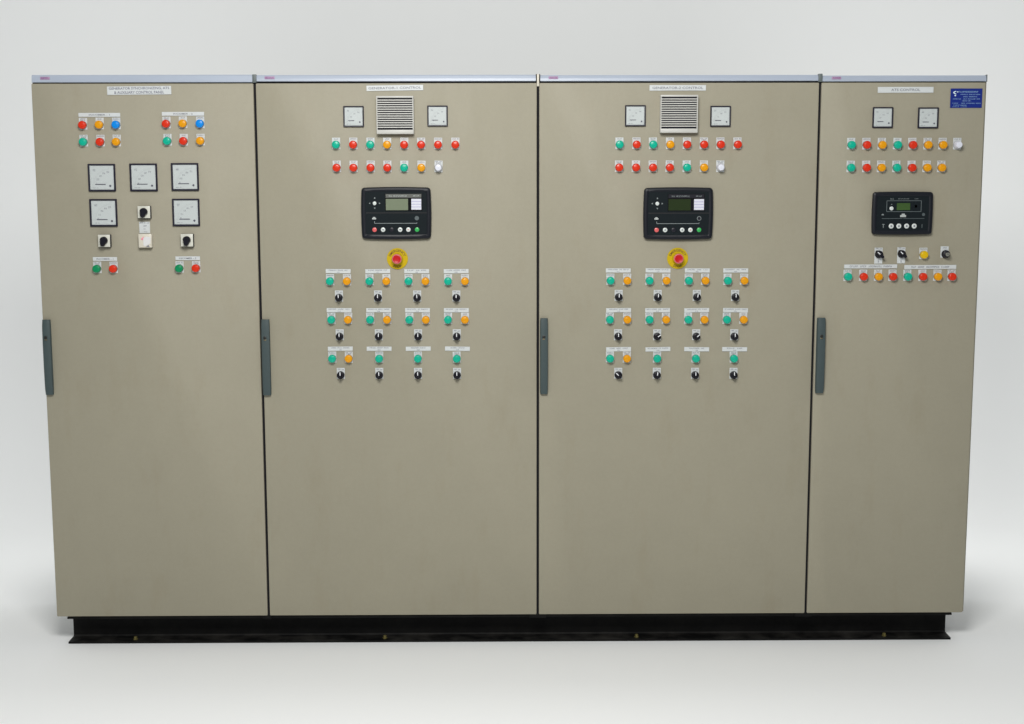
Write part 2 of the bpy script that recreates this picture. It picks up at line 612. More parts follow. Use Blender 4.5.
def handle(t, rect, lock, first=False):
    c, w, h = prect(*rect, y=-0.012)
    bm = bmesh.new()
    loops = []
    n = 14
    for k in range(n + 1):
        s = k / n * 2 - 1                     # -1 bottom .. 1 top
        z = s * h / 2
        d = 0.019 - 0.004 * abs(s) ** 2.5     # bowed depth
        hw = w / 2 * (1 - 0.015 * abs(s) ** 4)
        if k in (0, n):
            hw -= 0.0008
            d -= 0.002
        pr = [(-hw, 0.0), (-hw, -d + 0.004), (-hw + 0.003, -d), (-hw * 0.2, -d - 0.0012), (hw * 0.45, -d - 0.0006), (hw - 0.0015, -d + 0.0012), (hw, -d + 0.004), (hw, 0.0)]
        loops.append([(x, y, z) for x, y in pr])
    loft(bm, loops)
    hd = part('handle', finish(bm, 'handle', 'handle', True), t, wloc=(c.x, -0.0005, c.z))
    lp = P(lock[0], lock[1], -0.020)
    part('lock', lathe_mesh('lock', 'lock', [(0.0058, 0.004), (0.0058, -0.0012), (0.0045, -0.0016)], 18), hd, wloc=(lp.x, -0.0200, lp.z))
    part('lock_rim', box_mesh('lock_rim', 'brass', -0.005, 0.005, -0.0016, 0.003, -0.0095, -0.0065, 0.0006), hd, wloc=(lp.x, -0.0200, lp.z))


# ------------------------------------------------------------------ fittings on the doors
def plate(name, t, rect, lines=None, ink='ink', thick=0.0022, text=None, rotdeg=0.0, label=None):
    """flat legend strip with its print; text = real lettering"""
    c, w, h = prect(*rect)
    o = part(name, box_mesh(name, 'white_plate', -w / 2, w / 2, -thick, 0.0, -h / 2, h / 2, 0.0005, 1), t, wloc=(c.x, -0.0004, c.z), rot=(0, math.radians(rotdeg), 0), label=label)
    if text:
        lh = h * (0.42 if len(text) == 1 else 0.33)
        zs = [0.0] if len(text) == 1 else [h * 0.23, -h * 0.23]
        part('lettering', text_mesh('lettering', ink, [(s, z, w * f) for (s, f), z in zip(text, zs)], w, lh, y=-thick - 0.0004), o, loc=(0, 0, 0))
    elif lines:
        part('lettering', ink_mesh('lettering', ink, [(cx * w, cz * h, ww * w, hh * h, wd) for cx, cz, ww, hh, wd in lines], y=-thick - 0.0004), o, loc=(0, 0, 0))
    return o


LENS = {
    'flat': [(0.0142, 0.0), (0.0143, -0.006), (0.0142, -0.0125), (0.0134, -0.0142), (0.0120, -0.0154), (0.0106, -0.0160), (0.0102, -0.0152), (0.0074, -0.0158), (0.0070, -0.0166), (0.0035, -0.0170), (0.0028, -0.0164)],
    'tall': [(0.0145, 0.0), (0.0145, -0.004), (0.0128, -0.010), (0.0118, -0.022), (0.0105, -0.0245), (0.0050, -0.0255)],
}
KIND = ['flat']


def legend_variant(k):
    random.seed(100 + k)
    ws = [(5,), (4,), (6,), (3, 3), (7,), (4, 2)][k % 6]
    w = min(0.9, 0.14 * (sum(ws) + len(ws) - 1)) * 0.028
    if k % 3 == 0:
        ws2 = (3 + k % 3,)
        return ink_mesh('lettering', 'ink_soft', [(0, 0.0215, w, 0.0034, ws), (0, 0.0168, 0.018, 0.0030, ws2)], y=-0.0021)
    return ink_mesh('lettering', 'ink_soft', [(0, 0.0205, w, 0.0042, ws)], y=-0.0021)


LCOUNT = [0]
JIT = random.Random(21)


def lamp(t, u, v, colour):
    p = P(u, v, -0.011)
    tall = colour == 'white'
    nm = 'push_button' if colour == 'yellow' else 'indicator_lamp'
    o = part(nm, cached('collar', lambda: lathe_mesh('collar', 'black', [(0.0143, -0.0016), (0.0143, -0.0045), (0.0138, -0.0055)], 28)), t, wloc=(p.x, -0.0002, p.z),
             label=('%s round push button with white legend plate' if colour == 'yellow' else '%s round indicator lamp with white legend plate') % colour)
    part('legend_plate', cached('legend', lambda: box_mesh('legend_plate', 'white_plate', -0.0146, 0.0146, -0.0016, -0.0002, -0.0158, 0.0252, 0.0004, 1)), o, loc=(0, 0, 0), rot=(0, math.radians(JIT.gauss(0, 0.9)), 0))
    k = LCOUNT[0] % 9
    LCOUNT[0] += 1
    part('lettering', cached(('legendtext', k), lambda: legend_variant(k)), o, loc=(0, 0, 0))
    part('lens', cached(('lens', colour), lambda: lathe_mesh('lens', 'lens_' + colour, LENS['tall' if tall else 'flat'], 32, flute=0.012)), o, loc=(0, -0.0052, 0),
         rot=(0, math.radians(random.uniform(0, 20)), 0))
    return o


def selector(t, u, v, angle, tall_plate=False, lever=False):
    """black rotary selector; angle of its white pointer, clockwise from upright"""
    p = P(u, v, -0.014)
    o = part('selector_switch', cached('selbase', lambda: lathe_mesh('selector', 'black', [(0.0140, -0.0016), (0.0140, -0.006), (0.0132, -0.007)], 28)), t, wloc=(p.x, -0.0002, p.z))
    lo = -0.034 if tall_plate else -0.0140
    part('legend_plate', cached(('selplate', tall_plate), lambda: box_mesh('legend_plate', 'white_plate', -0.0146, 0.0146, -0.0016, -0.0002, lo, 0.0262 if not tall_plate else 0.024, 0.0004, 1)), o, loc=(0, 0, 0))

    def sel_text():
        random.seed(55)
        L = [(-0.006, 0.0215, 0.010, 0.0036, (3,)), (0.0075, 0.0195, 0.008, 0.0036, (2,))]
        if tall_plate:
            L += [(0, -0.026, 0.004, 0.012, (1,))]
        return ink_mesh('lettering', 'ink_soft', L, y=-0.0021)
    part('lettering', cached(('seltext', tall_plate), sel_text), o, loc=(0, 0, 0))

    def knob():
        bm = bmesh.new()
        lathe(bm, [(0.0135, 0.0), (0.0138, -0.008), (0.0128, -0.0105), (0.0120, -0.011)], 32, flute=0.02)
        if lever:
            loft(bm, [outline(0.012, 0.038, 0.0055, -0.0100), outline(0.0105, 0.037, 0.005, -0.020), outline(0.0085, 0.035, 0.004, -0.0218)])
        else:
            loft(bm, [outline(0.0105, 0.0262, 0.003, -0.0100), outline(0.0085, 0.0255, 0.003, -0.0195), outline(0.0070, 0.024, 0.003, -0.0208)])
        return finish(bm, 'knob', 'black_knob', True)
    rot = (0, math.radians(angle), 0)
    # a turned knob: rotation about y, clockwise seen from the front
    k = part('knob', cached(('knob', lever), knob), o, loc=(0, -0.0068, 0), rot=rot)
    yb = -0.0220 if lever else -0.0210
    part('pointer', cached(('pointer', lever), lambda: box_mesh('pointer', 'pointer', -0.0015, 0.0015, yb, yb + 0.002, 0.0005, 0.0128, 0.0002, 1)), o, loc=(0, -0.0068, 0), rot=rot)
    return o


def cam_switch(t, rect, ang):
    c, w, h = prect(*rect, y=-0.022)
    o = part('rotary_switch', box_mesh('rotary_switch', 'black', -w / 2, w / 2, -0.0195, 0, -h / 2, h / 2, 0.002), t, wloc=(c.x, -0.0004, c.z), label='black rotary switch with square cream face')
    part('face_plate', box_mesh('face_plate', 'switch_face', -w / 2 + 0.0008, w / 2 - 0.0008, -0.0225, -0.0197, -h / 2 + 0.0012, h / 2 - 0.0006, 0.0008), o, loc=(0, 0, 0))

    def knob():
        bm = bmesh.new()
        lathe(bm, [(0.0125, -0.023), (0.0120, -0.032), (0.0105, -0.034)], 28)
        loops = []
        for y, s in ((-0.029, 1.0), (-0.039, 0.96), (-0.0415, 0.84)):
            # a pear-shaped grip: rounded head, narrow tail pointing down
            pts = []
            for i in range(24):
                a = 2 * math.pi * i / 24
                r = 0.0142
                x, z = r * math.cos(a), r * math.sin(a)
                if z < 0:
                    z *= 1.55
                    x *= 0.80
                pts.append((x * s, y, z * s))
            loops.append(pts)
        loft(bm, loops)
        return finish(bm, 'knob', 'black_knob', True)
    part('knob', cached('camknob', knob), o, loc=(0.0012, 0, 0.001), rot=(0, math.radians(ang), 0))
    return o


def meter(t, rect, big, variant):
    c, w, h = prect(*rect, y=-0.006)
    w = h = (w + h) / 2
    fi = w * 0.062
    bm = bmesh.new()
    loft(bm, [outline(w, h, 0.002, 0.0), outline(w, h, 0.002, -0.0068), outline(w, h, 0.002, -0.0082, 0.0012), outline(w, h, 0.002, -0.0080, fi * 0.85),
              outline(w, h, 0.002, -0.0040, fi), outline(w, h, 0.002, -0.0030, fi)])
    o = part('panel_meter', finish(bm, 'panel_meter', 'meter_frame', True), t, wloc=(c.x, -0.0004, c.z),
             label='%s square analogue meter with black frame and white dial' % ('large' if big else 'small'))
    q = w - 2 * fi
    part('dial', box_mesh('dial', 'dial', -q / 2 + 0.0004, q / 2 - 0.0004, -0.0045, -0.0032, -q / 2 + 0.0004, q / 2 - 0.0004), o, loc=(0, 0, 0))
    random.seed(variant * 13 + 5)
    # scale: quarter arc round the pivot in the lower right corner
    px, pz = w * 0.30, -w * 0.30
    R = w * 0.60
    bm = bmesh.new()
    y = -0.0049

    def quad(a, b, cc, d):
        bm.faces.new([bm.verts.new((p[0], y, p[1])) for p in (a, b, cc, d)])
    N = 20
    for i in range(N + 1):
        a = math.radians(176 - 82 * i / N)
        ln = 0.075 if i % 5 == 0 else 0.04
        ca, sa = math.cos(a), math.sin(a)
        hw = w * (0.006 if i % 5 == 0 else 0.0035)
        r0, r1 = R, R + w * ln
        quad((px + r0 * ca - sa * hw, pz + r0 * sa + ca * hw), (px + r0 * ca + sa * hw, pz + r0 * sa - ca * hw),
             (px + r1 * ca + sa * hw, pz + r1 * sa - ca * hw), (px + r1 * ca - sa * hw, pz + r1 * sa + ca * hw))
    for i in range(N):
        a0, a1 = (math.radians(176 - 82 * k / N) for k in (i, i + 1))
        quad((px + R * math.cos(a0), pz + R * math.sin(a0)), (px + R * math.cos(a1), pz + R * math.sin(a1)),
             (px + (R + w * 0.006) * math.cos(a1), pz + (R + w * 0.006) * math.sin(a1)), (px + (R + w * 0.006) * math.cos(a0), pz + (R + w * 0.006) * math.sin(a0)))
    part('scale', finish(bm, 'scale', 'scale_ink'), o, loc=(0, 0, 0))
    L = []
    for i in range(5 if big else 4):
        a = math.radians(170 - 72 * i / (4 if big else 3))
        r = R * 0.84
        L.append((px + r * math.cos(a), pz + r * math.sin(a), w * (0.06 if i == 0 else 0.10), w * 0.06, (1,) if i == 0 else (2,)))
    L.append((-w * 0.27, w * 0.27, w * 0.10, w * 0.075, (2,)))
    L.append((-w * 0.24, -w * 0.37, w * 0.20, w * 0.03, (3, 2)))
    part('numerals', ink_mesh('numerals', 'dial_ink', L, y=y - 0.0001), o, loc=(0, 0, 0))
    # needle resting at zero and hub
    if big:
        n0, n1, nz = -0.25, 0.14, -0.245
    else:
        n0, n1, nz = -0.27, 0.03, -0.20
    bm = bmesh.new()
    add_box(bm, w * n0, w * n1, -0.0058, -0.0051, w * (nz - 0.014), w * (nz + 0.014))
    part('needle', finish(bm, 'needle', 'needle'), o, loc=(0, 0, 0))
    hz = -0.30 if big else -0.27
    part('zero_screw', lathe_mesh('zero_screw', 'needle', [(w * 0.045, -0.0046), (w * 0.045, -0.0060), (w * 0.03, -0.0064)], 4), o, loc=(w * 0.30, 0, w * hz), rot=(0, math.radians(45 * (variant % 2)), 0))
    part('glass', box_mesh('glass', 'glass_pane', -q / 2 - 0.0004, q / 2 + 0.0004, -0.0074, -0.0069, -q / 2 - 0.0004, q / 2 + 0.0004), o, loc=(0, 0, 0))
    return o


def grille(t, rect):
    c, w, h = prect(*rect, y=-0.02)
    D = 0.030
    bm = bmesh.new()
    bt, bb, bs = 0.0068, 0.0150, 0.0035
    add_box(bm, -w / 2, w / 2, -D, 0, h / 2 - bt, h / 2, 0.0018)
    add_box(bm, -w / 2, w / 2, -D, 0, -h / 2, -h / 2 + bb, 0.0018)
    add_box(bm, -w / 2 + 0.0003, -w / 2 + bs, -D + 0.001, -0.0002, -h / 2 + bb - 0.002, h / 2 - bt + 0.002)
    add_box(bm, w / 2 - bs, w / 2 - 0.0003, -D + 0.001, -0.0002, -h / 2 + bb - 0.002, h / 2 - bt + 0.002)
    o = part('ventilation_grille', finish(bm, 'ventilation_grille', 'grille', True), t, wloc=(c.x, -0.0005, c.z), label='white louvred ventilation grille')
    part('filter_mat', box_mesh('filter_mat', 'grille_dark', -w / 2 + bs, w / 2 - bs, -0.014, -0.0005, -h / 2 + bb, h / 2 - bt), o, loc=(0, 0, 0))
    zt, zb = h / 2 - bt, -h / 2 + bb
    n = 14
    pitch = (zt - zb) / n
    bm = bmesh.new()
    s = pitch
    hw = w / 2 - bs - 0.0002
    pr = [(-D + 0.0008, -s * 0.25), (-D + 0.0002, -s * 0.18), (-D + 0.0004, s * 0.18), (-D + 0.0012, s * 0.24), (-0.0165, s * 0.22), (-0.0165, s * 0.10), (-D + 0.0045, -s * 0.16)]
    loft(bm, [[(-hw, y, z) for y, z in pr], [(hw, y, z) for y, z in pr]])
    sm = finish(bm, 'slat', 'grille')
    for k in range(n - 1):
        part('slat', sm, o, loc=(0, 0, zt - pitch * (k + 0.95)))
    return o


def fit_rel(rect, u, v):
    u0, v0, u1, v1 = rect
    return (u - (u0 + u1) / 2) / (u1 - u0), -(v - (v0 + v1) / 2) / (v1 - v0)


def controller(t, rect, kind):
    c, w, h = prect(*rect, y=-0.018)
    bm = bmesh.new()
    bow = 0.0018 if kind == 'ats' else 0.0028
    cr = 0.0085 if kind == 'ats' else 0.0110
    loft(bm, [outline(w, h, cr, 0.0, 0.002, bow), outline(w, h, cr, -0.012, 0.0, bow), outline(w, h, cr, -0.018, 0.0018, bow), outline(w, h, cr, -0.0208, 0.0065, bow),
              outline(w, h, cr, -0.0210, 0.0125, bow * 0.8), outline(w, h, cr, -0.0190, 0.0150, bow * 0.6)])
    lab = {'lit': 'black controller with pale grey-green screen and coloured keys', 'dark': 'black controller with dark green screen and coloured keys',
           'ats': 'smaller black controller with green screen and four white keys'}[kind]
    o = part('controller', finish(bm, 'controller', 'housing', True), t, wloc=(c.x, -0.0004, c.z), label=lab)
    bm = bmesh.new()
    loft(bm, [outline(w, h, 0.010, -0.0188, 0.0152, bow * 0.6), outline(w, h, 0.010, -0.0196, 0.0155, bow * 0.6)])
    part('fascia', finish(bm, 'fascia', 'fascia'), o, loc=(0, 0, 0))
    Y = -0.0198

    def rc(name, m, u0, v0, u1, v1, d=0.0006, bev=0.0):
        a, b = fit_rel(rect, u0, v0), fit_rel(rect, u1, v1)
        return part(name, box_mesh(name, m, a[0] * w, b[0] * w, Y - d, Y + 0.0001, b[1] * h, a[1] * h, bev), o, loc=(0, 0, 0))

    def button(u, v, r, m, d=0.0025):
        a = fit_rel(rect, u, v)
        return part('key', cached(('key', r, m), lambda: lathe_mesh('key', m, [(r, 0.0), (r, -d * 0.7), (r * 0.8, -d), (r * 0.3, -d * 1.08)], 20)), o, loc=(a[0] * w, Y, a[1] * h))

    def ring_mark(u, v, r, m):
        a = fit_rel(rect, u, v)
        part('icon', cached(('icon', r, m), lambda: lathe_mesh('icon', m, [(r, 0.0), (r, -0.0004)], 18)), o, loc=(a[0] * w, Y, a[1] * h))

    def symbol(u, v, s, m, y=None):
        """tiny printed engine-like pictogram"""
        a = fit_rel(rect, u, v)
        bm = bmesh.new()
        add_box(bm, -s, s, -0.0004, 0, -s * 0.55, s * 0.15)
        add_box(bm, -s * 0.5, s * 0.55, -0.00045, 0, s * 0.15, s * 0.6)
        part('icon', finish(bm, 'icon', m), o, loc=(a[0] * w, Y if y is None else y, a[1] * h))

    random.seed(3)
    if kind != 'ats':
        du, dv = rect[0] - 361.7, rect[1] - 187.6

        def f(u, v):
            return u + du, v + dv
        rc('groove', 'groove', *f(366.0, 212.3), *f(427.0, 213.3), d=0.0003)
        rc('display_window', 'black_glass', *f(385.2, 193.6), *f(422.2, 210.9), d=0.0004)
        Y -= 0.0005
        rc('header_strip', 'header_grey' if kind == 'lit' else 'black', *f(385.9, 194.0), *f(421.5, 197.6), d=0.0004)
        rc('screen', 'screen_grey' if kind == 'lit' else 'screen_dark', *f(386.0, 198.8), *f(408.2, 210.1), d=0.0004)
        card = rc('label_card', 'label_card', *f(411.5, 198.8), *f(421.4, 209.6), d=0.0005)
        for k in range(1, 4):
            vv = 198.8 + k * 2.7
            rc('card_line', 'card_line', *f(411.7, vv - 0.22), *f(421.2, vv + 0.22), d=0.0008)
        a = fit_rel(rect, *f(398, 195.9))
        part('lettering', ink_mesh('lettering', 'mark' if kind == 'lit' else 'mark_mid', [(0, 0, 0.064, 0.0050, (3, 12)), (0.066, 0, 0.022, 0.0042, (5,))], y=Y - 0.0008), o, loc=(a[0] * w, 0, a[1] * h))
        Y += 0.0005
        button(*f(374.8, 203.2), 0.0066, 'button_white')
        for ux, vy, r in ((374.9, 198.0, 0), (369.9, 203.2, 90), (379.7, 203.2, -90), (374.9, 208.0, 180)):
            a = fit_rel(rect, *f(ux, vy))
            part('arrow', cached('arrow', lambda: lathe_mesh('arrow', 'mark_mid', [(0.0036, 0), (0.0036, -0.0006)], 3)), o, loc=(a[0] * w, Y, a[1] * h), rot=(0, math.radians(-r - 90 + 0), 0))
        symbol(*f(374.1, 218.1), 0.0072, 'mark')
        ring_mark(*f(416.8, 218.1), 0.0078, 'mark_dim' if kind == 'lit' else 'mark_mid')
        if kind == 'dark':
            Y -= 0.0006
            ring_mark(*f(416.8, 218.1), 0.0060, 'black')
            Y += 0.0006
        rc('line', 'mark_mid', *f(374.4, 223.0), *f(417.0, 223.5), d=0.0003)
        rc('line', 'mark_mid', *f(374.1, 221.2), *f(374.7, 222.9), d=0.0003)
        rc('line', 'mark_mid', *f(416.6, 222.2), *f(417.1, 222.95), d=0.0003)
        for u, m in ((374.4, 'button_red'), (382.9, 'button_white'), (391.5, 'black'), (400.0, 'button_white'), (408.2, 'button_white'), (416.9, 'button_green')):
            button(*f(u, 229.6), 0.0080, m)
            a = fit_rel(rect, *f(u, 229.6))
            if m == 'button_white':
                part('key_symbol', cached(('ks', u == 408.2), lambda: lathe_mesh('key_symbol', 'button_red' if u == 408.2 else 'ink_soft', [(0.0028, 0), (0.0028, -0.0004)], 3 if u == 408.2 else 10)), o, loc=(a[0] * w, Y - 0.0028, a[1] * h), rot=(0, math.radians(90), 0))
    else:
        for (a0, b0, a1, b1) in ((886.3, 200.5, 920.9, 200.95), (886.3, 211.3, 920.9, 211.75), (886.1, 200.97, 886.6, 211.28), (920.5, 200.97, 921.0, 211.28)):
            rc('window_border', 'mark_low', a0, b0, a1, b1, d=0.0003)
        rc('screen', 'screen_green', 896.4, 203.1, 909.7, 210.1)
        rc('lens_window', 'fascia', 913.0, 202.6, 918.5, 210.0, d=0.0004)
        ring_mark(915.5, 206.3, 0.0050, 'mark_dim')
        button(891.1, 208.4, 0.0070, 'button_white')
        a = fit_rel(rect, 891.2, 204.4)
        part('arrow', lathe_mesh('arrow', 'mark_mid', [(0.0026, 0), (0.0026, -0.0006)], 3), o, loc=(a[0] * w, Y, a[1] * h), rot=(0, math.radians(-90), 0))
        a = fit_rel(rect, 903, 198.8)
        part('lettering', ink_mesh('lettering', 'mark_mid', [(-0.0415, 0, 0.013, 0.0046, (3,)), (0.0, 0, 0.040, 0.0030, (9,)), (0.046, 0, 0.013, 0.0028, (4,))], y=Y - 0.0004), o, loc=(a[0] * w, 0, a[1] * h))
        symbol(903.0, 215.4, 0.0105, 'mark')
        symbol(882.6, 214.5, 0.0042, 'mark_mid')
        ring_mark(923.4, 214.5, 0.0055, 'mark_dim')
        rc('line', 'mark_dim', 881.7, 218.2, 902.4, 218.7, d=0.0003)
        rc('line', 'mark_dim', 903.4, 218.2, 924.3, 218.7, d=0.0003)
        for u in (891.4, 899.0, 906.8, 914.4):
            button(u, 226.0, 0.0088, 'button_white')
            a = fit_rel(rect, u, 226.0)
            part('key_symbol', cached('ks2', lambda: lathe_mesh('key_symbol', 'ink_soft', [(0.0036, 0), (0.0036, -0.0004)], 8)), o, loc=(a[0] * w, Y - 0.0028, a[1] * h))
        rc('pylon_mark', 'mark_mid', 883.3, 224.6, 883.9, 227.8, d=0.0003)
        rc('pylon_mark', 'mark_mid', 882.3, 224.0, 884.9, 224.55, d=0.0003)
        rc('pylon_mark', 'mark_dim', 921.9, 224.2, 922.7, 227.8, d=0.0003)
    return o


def estop(t, u, v):
    p = P(u, v, -0.002)
    o = part('emergency_stop', lathe_mesh('emergency_stop', 'estop_yellow', [(0.0382, 0.0), (0.0382, -0.0022), (0.0375, -0.0030)], 48), t, wloc=(p.x, -0.0004, p.z), label='red mushroom emergency stop on round yellow disc')
    part('collar', lathe_mesh('collar', 'estop_yellow', [(0.0200, -0.0030), (0.0200, -0.0130), (0.0185, -0.0150)], 36), o, loc=(0, 0, 0))
    part('lettering', text_mesh('lettering', 'estop_text', [('EMERGENCY', 1, 0.072), ('STOP', -1, 0.032)], 0.07, 0.0088, y=-0.0034, arc=(0.0290,)), o, loc=(0, 0, 0))
    part('mushroom_head', lathe_mesh('mushroom_head', 'estop_red', [(0.0105, -0.014), (0.0105, -0.024), (0.0170, -0.027), (0.0180, -0.031), (0.0174, -0.036), (0.0152, -0.0380), (0.0138, -0.0384), (0.0125, -0.0378), (0.0040, -0.0372)], 40), o, loc=(0, 0, 0))
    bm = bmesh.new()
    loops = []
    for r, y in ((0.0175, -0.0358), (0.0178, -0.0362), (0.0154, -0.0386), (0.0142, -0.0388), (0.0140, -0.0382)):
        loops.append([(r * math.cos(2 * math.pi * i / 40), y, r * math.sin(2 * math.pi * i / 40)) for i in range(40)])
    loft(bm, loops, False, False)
    part('head_rim', finish(bm, 'head_rim', 'estop_ring', True), o, loc=(0, 0, 0))  # edge highlight and arrow print put into the pale rim colour
    return o


# ------------------------------------------------------------------ cabinet 1: synchronizing panel
GROUPLAB = [
    'leftmost beige cabinet with five large square meters and blue lamps',
    'beige cabinet, second from the left, its controller screen pale grey-green',
    'beige cabinet, third from the left, its controller screen dark',
    'narrow rightmost beige cabinet with blue nameplate and the smallest controller',
]
c1 = cabinet(0, GROUPLAB[0], 0.0026, 40.0, 9.5, 0.0295)
c2 = cabinet(1, GROUPLAB[1], 0.0052, 264.5, 10.0, 0.0280)
c3 = cabinet(2, GROUPLAB[2], 0.0048, 548.7, 9.4, 0.0265)
c4 = cabinet(3, GROUPLAB[3], 0.0026, 832.0, 9.2, 0.0240)

handle(c1, (43.6, 319.8, 51.6, 394.8), (45.6, 337.7))
handle(c2, (261.8, 319.6, 270.2, 395.3), (264.9, 338.0))
handle(c3, (540.1, 318.3, 547.9, 394.0), (543.8, 337.0))
handle(c4, (816.4, 317.9, 824.8, 393.0), (821.6, 336.2))


def strip_lines(two=True, k=0):
    r = random.Random(k)
    a, b, c = r.randint(4, 9), r.randint(2, 6), r.randint(3, 6)
    if two:
        return [(0, 0.2, r.uniform(0.72, 0.9), 0.26, (a, b, c)), (0, -0.26, 0.12, 0.22, (3,))]
    return [(0, 0.2, r.uniform(0.52, 0.66), 0.26, (a, c)), (0, -0.26, 0.12, 0.22, (3,))]


plate('title_plate', c1, (107.2, 86.2, 171.3, 94.7), text=[('GENERATOR SYNCHRONIZING, ATS', 0.94), ('& AUXILIARY CONTROL PANEL', 0.78)], rotdeg=-0.5)
plate('label_strip', c1, (78.6, 112.9, 120.3, 116.9), text=[('INCOMER - 1', 0.5)], ink='ink_soft')
plate('label_strip', c1, (161.9, 111.9, 204.2, 115.8), text=[('INCOMER - 2', 0.46)], ink='ink_soft')
plate('label_strip', c1, (93.0, 257.0, 117.2, 260.9), text=[('INCOMER - 1', 0.7)], ink='ink_soft')
plate('label_strip', c1, (175.5, 256.3, 200.1, 260.2), text=[('INCOMER - 2', 0.7)], ink='ink_soft')
for u, v, col in ((82.4, 125.0, 'red'), (99.0, 124.7, 'amber'), (115.8, 124.7, 'blue'), (83.1, 141.9, 'teal'), (99.9, 141.9, 'red'), (116.1, 141.8, 'amber'),
                  (166.0, 123.8, 'red'), (182.6, 123.5, 'amber'), (199.8, 123.6, 'blue'), (167.1, 141.0, 'teal'), (183.3, 141.0, 'red'), (200.2, 140.9, 'amber'),
                  (96.7, 268.8, 'green'), (113.1, 268.8, 'red'), (179.1, 268.4, 'green'), (195.8, 268.2, 'red')):
    lamp(c1, u, v, col)
for k, r in enumerate(((88.1, 163.9, 115.4, 191.4), (129.6, 163.6, 157.4, 191.1), (171.1, 163.1, 198.7, 190.7), (89.6, 199.1, 117.2, 226.5), (172.2, 198.8, 199.7, 226.0))):
    meter(c1, r, True, k)
cam_switch(c1, (137.5, 205.9, 150.3, 218.4), 18)
cam_switch(c1, (98.0, 234.5, 110.2, 247.2), 20)
cam_switch(c1, (180.6, 233.8, 193.2, 246.8), 12)
plate('instruction_card', c1, (139.4, 221.8, 150.1, 233.2), lines=[(0, 0.40, 0.9, 0.10, (4, 3, 3)), (0.05, 0.14, 0.34, 0.12, (4,)), (-0.02, -0.12, 0.2, 0.10, (2,)), (0.08, -0.38, 0.35, 0.08, (5,))], ink='ink_soft')


def cream_box(t):
    c, w, h = prect(138.8, 233.8, 152.0, 247.6, y=-0.018)
    o = part('socket_cover', box_mesh('socket_cover', 'cream', -w / 2, w / 2, -0.024, 0, -h / 2, h / 2, 0.0022), t, wloc=(c.x, -0.0004, c.z), label='square cream cover with a pink spot')
    part('pink_spot', lathe_mesh('pink_spot', 'pink', [(0.0038, -0.0238), (0.0038, -0.0252), (0.003, -0.0256)], 16), o, loc=(-w * 0.20, 0, h * 0.13))
    part('pink_mark', box_mesh('pink_mark', 'pink', -0.0015, 0.0015, -0.0246, -0.0238, 0, 0.0045), o, loc=(-w * 0.13, 0, h * 0.20))
    bm = bmesh.new()
    tri = [(-w * 0.12, h * 0.20), (-w * 0.12, -h * 0.34), (w * 0.02, -h * 0.40), (w * 0.40, -h * 0.20), (w * 0.44, h * 0.26), (w * 0.1, h * 0.30)]
    loft(bm, [[(x, -0.0238, z) for x, z in tri], [(x, -0.0256, z) for x, z in tri]])
    part('flap', finish(bm, 'flap', 'cream_label'), o, loc=(0, 0, 0))
    bm = bmesh.new()
    tri = [(w * 0.05, -h * 0.45), (w * 0.34, -h * 0.45), (w * 0.27, -h * 0.31)]
    loft(bm, [[(x, -0.0238, z) for x, z in tri], [(x, -0.0250, z) for x, z in tri]])
    part('keyhole', finish(bm, 'keyhole', 'ink_soft'), o, loc=(0, 0, 0))


cream_box(c1)

